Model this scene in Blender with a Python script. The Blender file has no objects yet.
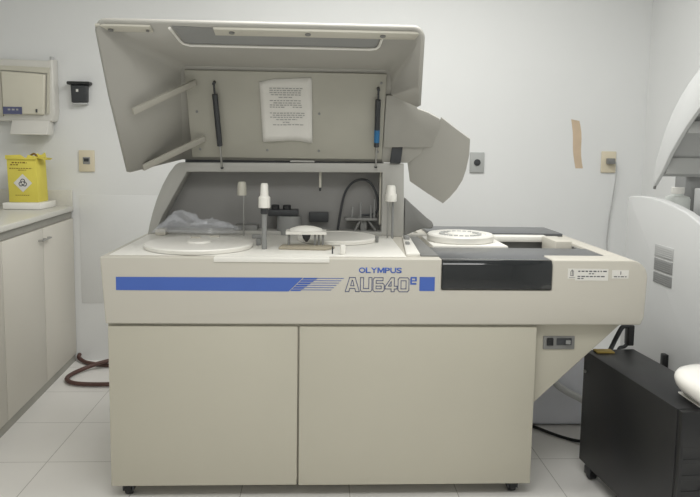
import bpy, bmesh, math, random
from mathutils import Vector, Matrix
random.seed(7)
scene = bpy.context.scene
col = scene.collection

# ------------------------------------------------------------------ helpers
def lin(c):
    out = []
    for v in c:
        v /= 255.0
        out.append(v / 12.92 if v <= 0.04045 else ((v + 0.055) / 1.055) ** 2.4)
    return tuple(out) + (1.0,)

def mat(name, rgb, rough=0.5, metal=0.0, var=0.04, scale=6.0, alpha=1.0, trans=0.0, spec=0.5, bump=0.0, bscale=120.0, coat=0.0):
    m = bpy.data.materials.new(name)
    m.use_nodes = True
    nt = m.node_tree
    b = nt.nodes['Principled BSDF']
    b.inputs['Roughness'].default_value = rough
    b.inputs['Metallic'].default_value = metal
    b.inputs['Alpha'].default_value = alpha
    b.inputs['Transmission Weight'].default_value = trans
    b.inputs['Specular IOR Level'].default_value = spec
    b.inputs['Coat Weight'].default_value = coat
    tc = nt.nodes.new('ShaderNodeTexCoord')
    n = nt.nodes.new('ShaderNodeTexNoise')
    n.inputs['Scale'].default_value = scale
    n.inputs['Detail'].default_value = 4
    r = nt.nodes.new('ShaderNodeValToRGB')
    c = lin(rgb)
    r.color_ramp.elements[0].position = 0.3
    r.color_ramp.elements[1].position = 0.7
    r.color_ramp.elements[0].color = tuple(x * (1 - var) for x in c[:3]) + (1,)
    r.color_ramp.elements[1].color = tuple(min(1, x * (1 + var)) for x in c[:3]) + (1,)
    nt.links.new(tc.outputs['Object'], n.inputs['Vector'])
    nt.links.new(n.outputs['Fac'], r.inputs['Fac'])
    nt.links.new(r.outputs['Color'], b.inputs['Base Color'])
    if bump:
        n2 = nt.nodes.new('ShaderNodeTexNoise')
        n2.inputs['Scale'].default_value = bscale
        bp = nt.nodes.new('ShaderNodeBump')
        bp.inputs['Strength'].default_value = bump
        bp.inputs['Distance'].default_value = 0.002
        nt.links.new(tc.outputs['Object'], n2.inputs['Vector'])
        nt.links.new(n2.outputs['Fac'], bp.inputs['Height'])
        nt.links.new(bp.outputs['Normal'], b.inputs['Normal'])
    return m

def obj(name, bm, m, parent=None, smooth=False, bevel=0.0, seg=2, kind=None, solid=0.0, soff=1.0, angle=40):
    if bevel:
        bmesh.ops.remove_doubles(bm, verts=bm.verts, dist=1e-6)
        es = [e for e in bm.edges if len(e.link_faces) == 2 and e.calc_face_angle(0) > math.radians(30)]
        bmesh.ops.bevel(bm, geom=es, offset=bevel, segments=seg, affect='EDGES', profile=0.5, clamp_overlap=True)
    bmesh.ops.recalc_face_normals(bm, faces=bm.faces)
    me = bpy.data.meshes.new(name)
    bm.to_mesh(me)
    bm.free()
    ms = m if isinstance(m, (list, tuple)) else [m]
    for q in ms:
        me.materials.append(q)
    if smooth or bevel:
        for p in me.polygons:
            p.use_smooth = True
        me.set_sharp_from_angle(angle=math.radians(angle))
    o = bpy.data.objects.new(name, me)
    col.objects.link(o)
    if solid:
        md = o.modifiers.new('thickness', 'SOLIDIFY')
        md.thickness = solid
        md.offset = soff
    if parent:
        o.parent = parent
        o.matrix_parent_inverse = Matrix.Translation(origin(parent)).inverted()
    if kind:
        o['kind'] = kind
    return o

def origin(o):
    return Vector((0, 0, 0)) if o.parent else Vector(o.location)

def thing(name, label, cat, loc, group=None):
    o = bpy.data.objects.new(name, None)
    o.empty_display_size = 0.05
    col.objects.link(o)
    o.location = loc
    return tag(o, label, cat, group)

def tag(o, label, cat, group=None):
    o['label'] = label
    o['category'] = cat
    if group:
        o['group'] = group
    return o

def B():
    return bmesh.new()

def box(bm, x0, x1, y0, y1, z0, z1):
    vs = [bm.verts.new(p) for p in ((x0, y0, z0), (x1, y0, z0), (x1, y1, z0), (x0, y1, z0), (x0, y0, z1), (x1, y0, z1), (x1, y1, z1), (x0, y1, z1))]
    for f in ((0, 3, 2, 1), (4, 5, 6, 7), (0, 1, 5, 4), (1, 2, 6, 5), (2, 3, 7, 6), (3, 0, 4, 7)):
        bm.faces.new([vs[i] for i in f])
    return bm

def prism(bm, pts, axis, a, b):
    """pts: 2D outline; axis 'Y': pts are (x,z); 'X': pts are (y,z); 'Z': pts are (x,y)"""
    def mk(p, t):
        if axis == 'Y': return (p[0], t, p[1])
        if axis == 'X': return (t, p[0], p[1])
        return (p[0], p[1], t)
    v0 = [bm.verts.new(mk(p, a)) for p in pts]
    v1 = [bm.verts.new(mk(p, b)) for p in pts]
    n = len(pts)
    bm.faces.new(v0)
    bm.faces.new(list(reversed(v1)))
    for i in range(n):
        bm.faces.new((v0[i], v1[i], v1[(i + 1) % n], v0[(i + 1) % n]))
    return bm

def lathe(bm, prof, cx, cy, n=48, sx=1.0, sy=1.0):
    """prof: list of (r,z) from bottom to top, capped at the ends"""
    rings = []
    for r, z in prof:
        rings.append([bm.verts.new((cx + sx * r * math.cos(2 * math.pi * i / n), cy + sy * r * math.sin(2 * math.pi * i / n), z)) for i in range(n)])
    for a, b in zip(rings, rings[1:]):
        for i in range(n):
            bm.faces.new((a[i], a[(i + 1) % n], b[(i + 1) % n], b[i]))
    bm.faces.new(list(reversed(rings[0])))
    bm.faces.new(rings[-1])
    return bm

def smooth_path(pts, k=6):
    pts = [Vector(p) for p in pts]
    out = []
    n = len(pts)
    for i in range(n - 1):
        p0 = pts[max(i - 1, 0)]; p1 = pts[i]; p2 = pts[i + 1]; p3 = pts[min(i + 2, n - 1)]
        for j in range(k):
            t = j / k
            out.append(0.5 * ((2 * p1) + (p2 - p0) * t + (2 * p0 - 5 * p1 + 4 * p2 - p3) * t * t + (3 * p1 - p0 - 3 * p2 + p3) * t ** 3))
    out.append(pts[-1])
    return out

def tube(bm, pts, r, n=10, r1=None):
    pts = [Vector(p) for p in pts]
    rings = []
    prev = None
    for i, p in enumerate(pts):
        d = (pts[min(i + 1, len(pts) - 1)] - pts[max(i - 1, 0)]).normalized()
        if prev is None:
            a = d.orthogonal().normalized()
        else:
            a = (prev - d * prev.dot(d)).normalized()
        prev = a
        b = d.cross(a)
        rr = r if r1 is None else r + (r1 - r) * i / (len(pts) - 1)
        rings.append([bm.verts.new(p + rr * (a * math.cos(2 * math.pi * k / n) + b * math.sin(2 * math.pi * k / n))) for k in range(n)])
    for a, b in zip(rings, rings[1:]):
        for k in range(n):
            bm.faces.new((a[k], a[(k + 1) % n], b[(k + 1) % n], b[k]))
    bm.faces.new(list(reversed(rings[0])))
    bm.faces.new(rings[-1])
    return bm

def cut(bm, cutters):
    """boolean difference, returns a new bmesh"""
    bmesh.ops.recalc_face_normals(bm, faces=bm.faces)
    me = bpy.data.meshes.new('tmp'); bm.to_mesh(me); bm.free()
    o = bpy.data.objects.new('tmp', me); col.objects.link(o)
    tmp = []
    for c in cutters:
        bmesh.ops.recalc_face_normals(c, faces=c.faces)
        cm = bpy.data.meshes.new('tmpc'); c.to_mesh(cm); c.free()
        co = bpy.data.objects.new('tmpc', cm); col.objects.link(co)
        md = o.modifiers.new('b', 'BOOLEAN'); md.operation = 'DIFFERENCE'; md.object = co; md.solver = 'EXACT'
        tmp.append(co)
    dg = bpy.context.evaluated_depsgraph_get()
    dg.update()
    res = bpy.data.meshes.new_from_object(o.evaluated_get(dg))
    nb = bmesh.new(); nb.from_mesh(res)
    bpy.data.meshes.remove(res)
    for q in tmp + [o]:
        d = q.data
        bpy.data.objects.remove(q); bpy.data.meshes.remove(d)
    bmesh.ops.remove_doubles(nb, verts=nb.verts, dist=1e-5)
    bmesh.ops.dissolve_limit(nb, angle_limit=0.01, verts=nb.verts, edges=nb.edges)
    return nb

def text_bm(s, x0, x1, z0, z1, y, depth=0.001, bold=0.0):
    cu = bpy.data.curves.new('t', 'FONT'); cu.body = s; cu.offset = bold; cu.resolution_u = 4
    o = bpy.data.objects.new('t', cu); col.objects.link(o)
    dg = bpy.context.evaluated_depsgraph_get(); dg.update()
    me = bpy.data.meshes.new_from_object(o.evaluated_get(dg))
    bm = bmesh.new(); bm.from_mesh(me)
    bpy.data.objects.remove(o); bpy.data.curves.remove(cu); bpy.data.meshes.remove(me)
    xs = [v.co.x for v in bm.verts]; ys = [v.co.y for v in bm.verts]
    a, b, c, d = min(xs), max(xs), min(ys), max(ys)
    for v in bm.verts:
        v.co = Vector((x0 + (v.co.x - a) / (b - a) * (x1 - x0), y, z0 + (v.co.y - c) / (d - c) * (z1 - z0)))
    r = bmesh.ops.extrude_face_region(bm, geom=bm.faces[:])
    for e in r['geom']:
        if isinstance(e, bmesh.types.BMVert):
            e.co.y -= depth
    return bm

# ------------------------------------------------------------------ materials
M = {}
M['wall'] = mat('wall_paint', (229, 230, 229), 0.6, var=0.015, scale=1.5, bump=0.15, bscale=60)
M['ceiling'] = mat('ceiling_paint', (232, 232, 230), 0.8, var=0.01)
M['cream'] = mat('cream_painted_metal', (199, 195, 184), 0.42, var=0.012, scale=3)
M['door'] = mat('cream_door_paint', (188, 184, 169), 0.45, var=0.012, scale=3)
M['white_pl'] = mat('ivory_plastic', (238, 236, 229), 0.35, var=0.015)
M['lidgrey'] = mat('warm_grey_moulding', (170, 168, 161), 0.5, var=0.02, scale=4)
M['lidpanel'] = mat('grey_inner_panel', (176, 174, 163), 0.45, var=0.03, scale=5)
M['rib'] = mat('lid_rib', (174, 171, 161), 0.5, var=0.02)
M['lidrib'] = mat('pale_rib', (205, 202, 190), 0.45, var=0.02)
M['backgrey'] = mat('grey_back_panel', (140, 139, 137), 0.5, var=0.03)
M['framegrey'] = mat('grey_frame_paint', (176, 175, 170), 0.45, var=0.02)
M['midgrey'] = mat('mid_grey_plastic', (128, 128, 126), 0.4, var=0.03)
M['dark'] = mat('charcoal_plastic', (54, 56, 59), 0.45, var=0.06)
M['black'] = mat('black_plastic', (22, 23, 25), 0.4, var=0.08)
M['acrylic'] = mat('smoked_black_acrylic', (20, 24, 27), 0.12, var=0.05, coat=0.3)
M['smoke'] = mat('smoke_grey_cover', (92, 94, 97), 0.3, var=0.03)
M['upsmetal'] = mat('black_powder_coat', (20, 21, 24), 0.42, var=0.06, scale=9)
M['steel'] = mat('brushed_steel', (170, 170, 168), 0.3, metal=0.9, var=0.05)
M['blue'] = mat('blue_print', (70, 102, 182), 0.45, var=0.03)
M['outline'] = mat('slate_blue_print', (92, 100, 134), 0.5, var=0.03)
M['labelblue'] = mat('navy_label', (84, 88, 120), 0.5, var=0.08)
M['strutblue'] = mat('blue_strut_label', (40, 110, 160), 0.4, var=0.05)
M['paper'] = mat('paper', (226, 224, 218), 0.8, var=0.02)
M['ink'] = mat('grey_ink', (165, 164, 162), 0.7, var=0.05)
M['inkdark'] = mat('dark_ink', (90, 90, 95), 0.7, var=0.05)
M['yellow'] = mat('yellow_cardboard', (226, 212, 92), 0.65, var=0.05, scale=8)
M['brownink'] = mat('brown_ink', (128, 98, 34), 0.7, var=0.1)
M['counter'] = mat('speckled_worktop', (214, 212, 204), 0.3, var=0.03, scale=90)
M['cabinet'] = mat('ivory_laminate', (212, 208, 198), 0.5, var=0.02, scale=2)
M['plinth'] = mat('grey_plinth', (168, 166, 158), 0.6, var=0.05)
M['shadowgap'] = mat('shadow_gap_grey', (150, 148, 141), 0.55, var=0.05)  # shade of the gap below the worktop, put in as a darker grey
M['tan'] = mat('tan_tape', (205, 184, 158), 0.7, var=0.05, scale=15)
M['outcream'] = mat('cream_wall_plate', (218, 208, 184), 0.45, var=0.02)
M['outgrey'] = mat('grey_wall_plate', (176, 178, 176), 0.45, var=0.02)
M['hose'] = mat('brown_red_rubber', (88, 62, 56), 0.5, var=0.1)
M['dispcover'] = mat('cream_dispenser_cover', (212, 208, 192), 0.35, var=0.02)
M['dispback'] = mat('pale_dispenser_shell', (216, 214, 207), 0.35, var=0.03)
M['gwhite'] = mat('white_painted_panel', (206, 207, 206), 0.4, var=0.012)
M['vent'] = mat('grey_vent', (142, 143, 142), 0.6, var=0.03)
M['vent_pale'] = mat('pale_grey_vent', (186, 187, 186), 0.6, var=0.03)
M['gloss'] = mat('gloss_white_plastic', (244, 242, 236), 0.2, var=0.02, coat=0.4)
M['tank'] = mat('milky_plastic', (232, 234, 242), 0.35, var=0.03)
M['padtan'] = mat('tan_pad', (172, 164, 146), 0.6, var=0.05)
M['greyblue'] = mat('dark_grey_ribbed', (150, 151, 150), 0.5, var=0.03)
M['bottle'] = mat('milky_bottle', (214, 218, 214), 0.3, var=0.02)
M['hoodrib'] = mat('hood_rib_grey', (176, 177, 175), 0.5, var=0.02)
M['manila'] = mat('yellow_tag', (206, 178, 96), 0.6, var=0.05)
M['bag'] = mat('clear_polythene', (225, 228, 236), 0.12, var=0.02, alpha=0.22, spec=1.0)
M['clear'] = mat('clear_tubing', (70, 72, 72), 0.25, var=0.02)

def floor_mat():
    m = mat('white_floor_tiles', (238, 236, 232), 0.35, var=0.02, scale=3)
    nt = m.node_tree
    b = nt.nodes['Principled BSDF']
    src = b.inputs['Base Color'].links[0].from_socket
    geo = nt.nodes.new('ShaderNodeNewGeometry')
    sep = nt.nodes.new('ShaderNodeSeparateXYZ')
    nt.links.new(geo.outputs['Position'], sep.inputs[0])
    def line(out, off, size):
        a = nt.nodes.new('ShaderNodeMath'); a.operation = 'ADD'; a.inputs[1].default_value = 100 * size - off + 0.0018
        mo = nt.nodes.new('ShaderNodeMath'); mo.operation = 'MODULO'; mo.inputs[1].default_value = size
        lt = nt.nodes.new('ShaderNodeMath'); lt.operation = 'LESS_THAN'; lt.inputs[1].default_value = 0.0036
        nt.links.new(out, a.inputs[0]); nt.links.new(a.outputs[0], mo.inputs[0]); nt.links.new(mo.outputs[0], lt.inputs[0])
        return lt.outputs[0]
    lx = line(sep.outputs['X'], -1.165, 0.434)
    ly = line(sep.outputs['Y'], 0.327, 0.427)
    mx = nt.nodes.new('ShaderNodeMath'); mx.operation = 'MAXIMUM'
    nt.links.new(lx, mx.inputs[0]); nt.links.new(ly, mx.inputs[1])
    mix = nt.nodes.new('ShaderNodeMix'); mix.data_type = 'RGBA'
    mix.inputs[7].default_value = lin((186, 184, 178))
    nt.links.new(mx.outputs[0], mix.inputs[0])
    nt.links.new(src, mix.inputs[6])
    nt.links.new(mix.outputs[2], b.inputs['Base Color'])
    return m
M['floor'] = floor_mat()

# ------------------------------------------------------------------ room
XL, XR, YB, YF, ZC = -2.2, 2.09, 1.75, -3.3, 2.75
obj('floor', box(B(), XL - .1, XR + .1, YF - .1, YB + .1, -.1, 0), M['floor'], kind='structure')
obj('ceiling', box(B(), XL - .1, XR + .1, YF - .1, YB + .1, ZC, ZC + .1), M['ceiling'], kind='structure')
obj('wall_back', box(B(), XL - .1, XR + .1, YB, YB + .1, 0, ZC), M['wall'], kind='structure')
obj('wall_left', box(B(), XL - .1, XL, YF, YB, 0, ZC), M['wall'], kind='structure')
obj('wall_right', box(B(), XR, XR + .1, YF, YB, 0, ZC), M['wall'], kind='structure')
obj('wall_front', box(B(), XL - .1, XR + .1, YF - .1, YF, 0, ZC), M['wall'], kind='structure')

# ------------------------------------------------------------------ main analyzer
A = thing('chemistry_analyzer', 'large cream chemistry analyzer with raised grey lid, blue stripe and two cabinet doors', 'analyzer', (0.2, 0.4, 0))
DZ = 0.957
# upper housing
pts = [(-0.800, 0.700), (-0.816, DZ)]
for i in range(9):
    a = math.pi / 2 * (1 - i / 8)
    pts.append((1.217 + 0.068 * math.cos(a), 0.887 + 0.070 * math.sin(a)))
pts += [(1.280, 0.73), (1.268, 0.700)]
hb = prism(B(), pts, 'Y', 0.0, 0.80)
hb = cut(hb, [prism(B(), [(0.476, 0.03), (0.907, 0.03), (0.907, 0.115), (1.150, 0.115), (1.168, 0.14), (1.168, 0.69), (0.476, 0.69)], 'Z', 0.85, 1.2), box(B(), 0.476, 0.907, -0.1, 0.0305, 0.836, 1.2)])
housing = obj('upper_housing', hb, M['cream'], A, bevel=0.006, seg=3)
# white grip lip along the front edge
lb = B(); box(lb, -0.392, 0.045, -0.006, 0.03, 0.940, 0.9585)
obj('front_lip', lb, M['white_pl'], A, bevel=0.003)
obj('deck_plate', box(B(), -0.79, 0.343, 0.03, 0.65, DZ, DZ + .003), M['white_pl'], A, bevel=0.0012)
# cabinet and doors
obj('cabinet', box(B(), -0.797, 0.855, 0.022, 0.76, 0.066, 0.699), M['door'], A, bevel=0.003)
d1 = obj('door', box(B(), -0.792, -0.0735, 0.002, 0.021, 0.054, 0.690), M['door'], A, bevel=0.004)
d2 = obj('door', box(B(), -0.0675, 0.857, 0.002, 0.021, 0.052, 0.690), M['door'], A, bevel=0.004)
# wing bracket
obj('wing_bracket', prism(B(), [(0.856, 0.352), (1.212, 0.692), (1.212, 0.699), (0.856, 0.699)], 'Y', 0.05, 0.74), M['door'], A, bevel=0.003)
# switch plate
sp = obj('switch_plate', box(B(), 0.899, 1.026, 0.044, 0.05, 0.590, 0.643), M['midgrey'], A, bevel=0.002)
obj('rocker_switch', box(B(), 0.912, 0.938, 0.037, 0.0445, 0.606, 0.636), M['black'], sp, bevel=0.002)
obj('breaker', box(B(), 0.952, 1.012, 0.039, 0.0445, 0.608, 0.636), M['dark'], sp, bevel=0.002)
obj('breaker_toggle', box(B(), 0.987, 1.006, 0.032, 0.0395, 0.613, 0.629), M['vent'], sp, bevel=0.002)
# casters
def caster(name, x, y, parent, h=0.062, r=0.026, m=None):
    b = B(); box(b, x - .022, x + .022, y - .018, y + .018, h - .02, h - .002)
    box(b, x - .022, x - .014, y - .016, y + .03, r * .7, h - .01)
    box(b, x + .014, x + .022, y - .016, y + .03, r * .7, h - .01)
    c = obj(name, b, M['dark'], parent, bevel=0.002)
    w = B(); tube(w, [(x - .0125, y + .01, r), (x + .0125, y + .01, r)], r, 20)
    obj('wheel', w, M['black'], c, smooth=True)
    return c
for x, y in ((-0.735, 0.045), (0.795, 0.045), (-0.735, 0.68), (0.795, 0.68)):
    caster('caster', x, y, A, h=0.067, r=0.029)

# ---- print on the front
Y0 = -0.0004
def strip(bm, x0, x1, z0, z1, sl=0.0, y=Y0, t=0.0008):
    prism(bm, [(x0, z0), (x1, z0), (x1 + sl, z1), (x0 + sl, z1)], 'Y', y - t, y)
b = B()
prism(b, [(-0.757, 0.830), (-0.110, 0.828), (-0.0555, 0.8815), (-0.757, 0.8805)], 'Y', Y0 - .0008, Y0)
n = 6
for k in range(n):
    z1 = 0.8813 - k * 0.0090; z0 = z1 - 0.0066
    strip(b, -0.0585 - k * 0.0092, -0.005 - k * 0.0120, z0, z1, 0.006)
    strip(b, -0.005 - k * 0.0120, 0.098 - k * 0.0095, z0 + .0038, z1 - .0008, 0.004)
obj('blue_stripe', b, M['blue'], A)
b = B()
ox = 0.157
for ch, wd in (('O', .0250), ('L', .0190), ('Y', .0235), ('M', .0270), ('P', .0200), ('U', .0225), ('S', .0205)):
    if ch == 'M':
        prism(b, [(ox + u_ * wd, 0.9015 + w_ * 0.021) for u_, w_ in ((0, 0), (0, 1), (.26, 1), (.5, .42), (.74, 1), (1, 1), (1, 0), (.80, 0), (.80, .62), (.58, .08), (.42, .08), (.20, .62), (.20, 0))], 'Y', Y0 - .001, Y0)
        ox += wd + 0.0012
        continue
    t_ = text_bm(ch, ox, ox + wd, 0.9015, 0.9225, Y0, bold=0.022)
    me_ = bpy.data.meshes.new('tmp'); t_.to_mesh(me_); t_.free(); b.from_mesh(me_); bpy.data.meshes.remove(me_)
    ox += wd + 0.0012
obj('printed_word', b, M['blue'], A)
# outlined model lettering
def polyline(bm, pts, w, closed=True):
    P = [Vector((p[0], 0, p[1])) for p in pts]
    n = len(P)
    for i in range(n if closed else n - 1):
        a = P[i]; c = P[(i + 1) % n]
        d = (c - a)
        if d.length < 1e-6: continue
        d.normalize()
        q = Vector((-d.z, 0, d.x)) * w / 2
        a2 = a - d * w / 2; c2 = c + d * w / 2
        vs0 = [a2 + q, a2 - q, c2 - q, c2 + q]
        f = [bm.verts.new((v.x, Y0 - .0008, v.z)) for v in vs0]
        bm.faces.new(f)
GL = {
 'A': [[(0, 0), (.30, 1), (.70, 1), (1, 0), (.74, 0), (.68, .22), (.32, .22), (.26, 0)], [(.38, .42), (.62, .42), (.52, .80), (.48, .80)]],
 'U': [[(0, 1), (.27, 1), (.27, .22), (.73, .22), (.73, 1), (1, 1), (1, .12), (.88, 0), (.12, 0), (0, .12)]],
 '6': [[(.88, 1), (.12, 1), (0, .88), (0, .12), (.12, 0), (.88, 0), (1, .12), (1, .48), (.88, .60), (.27, .60), (.27, .79), (.88, .79)], [(.27, .21), (.73, .21), (.73, .40), (.27, .40)]],
 '4': [[(.50, 1), (.76, 1), (.76, .40), (1, .40), (1, .20), (.76, .20), (.76, 0), (.50, 0), (.50, .20), (0, .20), (0, .38)], [(.50, .40), (.26, .40), (.50, .72)]],
 '0': [[(.12, 0), (.88, 0), (1, .12), (1, .88), (.88, 1), (.12, 1), (0, .88), (0, .12)], [(.27, .21), (.73, .21), (.73, .79), (.27, .79)]],
}
b = B()
xs = [(0.106, 0.160, 'A'), (0.164, 0.208, 'U'), (0.2125, 0.2555, '6'), (0.259, 0.305, '4'), (0.3085, 0.3505, '0')]
for x0, x1, g in xs:
    for loop in GL[g]:
        polyline(b, [(x0 + p[0] * (x1 - x0), 0.829 + p[1] * 0.0545) for p in loop], 0.0029)
obj('printed_number', b, M['outline'], A)
b = B()
for x0, x1, z0, z1 in ((0.02, .95, 0, .22), (0, .27, .22, .80), (.04, .98, .80, 1), (.74, 1, .42, .80), (.27, .74, .42, .58)):
    strip(b, 0.3550 + x0 * .0255, 0.3550 + x1 * .0255, 0.857 + z0 * .030, 0.857 + z1 * .030, 0.0)
obj('printed_letter', b, M['blue'], A)
b = B(); strip(b, 0.391, 0.450, 0.8325, 0.887); obj('blue_square', b, M['blue'], A)
# stickers
def words(bm, x0, x1, z, h, y, rnd, fill=(0.006, 0.016)):
    x = x0
    while x < x1:
        w = min(rnd.uniform(*fill), x1 - x)
        strip(bm, x, x + w, z, z + h, 0, y, 0.0002)
        x += w + h * 0.9
rnd = random.Random(3)
s = obj('sticker', box(B(), 0.968, 1.000, -0.0012, 0.0002, 0.884, 0.9235), M['paper'], A)
b = B()
polyline(b, [(0.978, 0.896), (0.990, 0.896), (0.990, 0.913), (0.984, 0.919), (0.978, 0.910)], 0.002)
strip(b, 0.973, 0.997, 0.888, 0.8895, 0, -0.001, 0.0006)
strip(b, 0.983, 0.986, 0.897, 0.916, 0, -0.001, 0.0006)
for v in b.verts: v.co.y = min(v.co.y, -0.0014)
obj('sticker_print', b, M['inkdark'], s)
s = obj('sticker', box(B(), 0.998, 1.127, -0.0016, 0.0002, 0.877, 0.923), M['paper'], A)
b = B()
words(b, 1.008, 1.122, 0.911, 0.005, -0.0016, rnd); words(b, 1.050, 1.075, 0.902, 0.004, -0.0016, rnd)
words(b, 1.006, 1.116, 0.891, 0.0045, -0.0016, rnd); words(b, 1.006, 1.030, 0.883, 0.004, -0.0016, rnd)
obj('sticker_print', b, M['inkdark'], s)
s = obj('sticker', box(B(), 1.142, 1.208, -0.0012, 0.0002, 0.886, 0.919), M['paper'], A)
b = B()
strip(b, 1.175, 1.178, 0.901, 0.914, 0, -0.0012, .0004); words(b, 1.150, 1.200, 0.891, 0.004, -0.0012, rnd)
obj('sticker_print', b, M['inkdark'], s)

# ---- right sampler bay
ac = B()
prism(ac, [(0.002, 0.838), (-0.004, 0.842), (-0.004, 0.936), (0.008, 0.953), (0.030, 0.9545), (0.030, 0.944), (0.012, 0.944), (0.010, 0.838)], 'X', 0.478, 0.905)
obj('smoked_window', ac, M['acrylic'], A, bevel=0.0015)
obj('bay_cover', prism(B(), [(0.479, 0.0305), (0.905, 0.0305), (0.905, 0.118), (1.148, 0.118), (1.165, 0.142), (1.165, 0.325), (0.479, 0.325)], 'Z', 0.944, 0.9545), M['smoke'], A, bevel=0.002)
obj('bay_floor', box(B(), 0.479, 1.166, 0.326, 0.688, 0.8505, 0.862), M['midgrey'], A)
b = B(); box(b, 0.50, 0.835, 0.36, 0.68, 0.8625, 0.958)
obj('carousel_base', b, M['white_pl'], A, bevel=0.006)
b = B()
lathe(b, [(0.148, 0.9585), (0.152, 0.962), (0.152, 0.985), (0.146, 0.992), (0.118, 0.992), (0.114, 0.986), (0.060, 0.986), (0.056, 0.994), (0.03, 0.996)], 0.655, 0.53, 64)
car = obj('sample_carousel', b, M['white_pl'], A, smooth=True, angle=30)
for k in range(22):
    a = 2 * math.pi * k / 22
    b = B(); lathe(b, [(0.009, 0.9855), (0.009, 0.9935), (0.006, 0.9935)], 0.655 + .088 * math.cos(a), 0.53 + .088 * math.sin(a), 12)
    obj('tube_socket', b, M['vent_pale'], car, smooth=True)
obj('bay_lining', box(B(), 0.84, 1.166, 0.66, 0.688, 0.8625, 0.94), M['midgrey'], A)
obj('bay_lining', box(B(), 1.152, 1.166, 0.326, 0.659, 0.8625, 0.945), M['midgrey'], A)
b = B(); box(b, 0.84, 1.10, 0.62, 0.688, 0.9405, 0.968); obj('rack_rail', b, M['white_pl'], A, bevel=0.004)
b = B(); box(b, 1.066, 1.140, 0.42, 0.612, 0.8625, 0.972); obj('rack_guide', b, M['cream'], A, bevel=0.004)
obj('rear_section', box(B(), 0.50, 1.195, 0.801, 0.975, 0.70, 0.957), M['cream'], A, bevel=0.004)
b = B(); box(b, 0.54, 1.200, 0.705, 0.98, 0.9575, 0.972); obj('rear_cover', b, M['smoke'], A, bevel=0.003)
b = B(); prism(b, [(0.402, 0.055), (0.472, 0.055), (0.472, 0.62), (0.43, 0.62)], 'Z', DZ, DZ + .006); obj('side_plate', b, M['midgrey'], A, bevel=0.002)
b = B(); prism(b, [(0.345, 0.06), (0.400, 0.06), (0.428, 0.60), (0.395, 0.60)], 'Z', DZ, DZ + .012); tray = obj('sample_rack', b, M['white_pl'], A, bevel=0.003)
for e in ((0.375, 0.392, 0.30, 0.33, DZ + .012, DZ + .022), (0.390, 0.412, 0.46, 0.52, DZ + .012, DZ + .026)):
    obj('rack_clip', box(B(), *e), M['vent'], tray, bevel=0.002)

# ---- discs on the deck
b = B(); lathe(b, [(0.208, DZ + .0032), (0.218, DZ + .005), (0.220, DZ + .018), (0.215, DZ + .0225), (0.05, DZ + .024), (0.046, DZ + .030), (0.02, DZ + .031)], -0.488, 0.243, 80)
disc = obj('reagent_disc', b, M['white_pl'], A, smooth=True, angle=30)
for e in ((-0.545, -0.505, 0.36, 0.385), (-0.47, -0.43, 0.40, 0.42)):
    obj('disc_grip', box(B(), *e, DZ + .0225, DZ + .029), M['cream'], disc, bevel=0.002)
b = B(); lathe(b, [(0.170, DZ + .0032), (0.178, DZ + .005), (0.180, DZ + .018), (0.174, DZ + .023), (0.172, DZ + .021), (0.05, DZ + .021)], 0.088, 0.49, 80)
obj('reaction_disc', b, M['white_pl'], A, smooth=True, angle=30)
for e in ((-0.262, -0.240, 0.30, 0.335, DZ + .003, DZ + .03), (-0.30, -0.252, 0.52, 0.545, DZ + .003, DZ + .02)):
    obj('disc_stop', box(B(), *e), M['vent'], A, bevel=0.003)
b = B(); box(b, 0.255, 0.268, 0.42, 0.45, DZ + .0032, DZ + .03); obj('disc_stop', b, M['midgrey'], A, bevel=0.002)
b = B(); box(b, 0.088, 0.108, 0.07, 0.11, DZ + .0032, DZ + .04); obj('guide_post', b, M['white_pl'], A, bevel=0.004)
b = B(); box(b, 0.055, 0.060, 0.085, 0.10, DZ + .0032, DZ + .032); obj('guide_pin', b, M['dark'], A)

# ---- probe arms
def arm(name, x, y, ztop, zcap, w0, w1, rpole, poles, capm, collar=True):
    c = B()
    prof = []
    k = 24
    steps = [(w1, zcap), (w1 * 1.02, zcap + .004), (w1, zcap + (ztop - zcap) * .42), (w0 * 1.12, zcap + (ztop - zcap) * .5), (w0, ztop - .008), (w0 * .8, ztop)]
    lathe(c, steps, x, y, k, 1, 1.3)
    p = obj(name, c, capm, A, smooth=True, angle=35)
    for dx, z0, r in poles:
        q = B(); tube(q, [(x + dx, y, z0), (x + dx, y, zcap + .002)], r, 14)
        obj('pole', q, M['steel'] if r < .005 else M['vent'], p, smooth=True)
    if collar:
        q = B(); lathe(q, [(rpole * 1.35, zcap - .026), (rpole * 1.5, zcap - .022), (rpole * 1.5, zcap - .001)], x, y, 20)
        obj('collar', q, M['dark'], p, smooth=True)
    return p
arm('probe_arm', -0.218, 0.20, 1.228, 1.130, 0.015, 0.0235, 0.0105, [(0, DZ + .0032, 0.0105)], M['white_pl'])
arm('probe_arm', -0.354, 0.61, 1.212, 1.150, 0.019, 0.021, 0.004, [(0.008, DZ + .0032, 0.0035)], M['lidrib'], False)
arm('probe_arm', 0.336, 0.58, 1.206, 1.132, 0.021, 0.027, 0.006, [(-0.013, DZ, 0.0035), (0.010, DZ, 0.006)], M['white_pl'], False)

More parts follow.
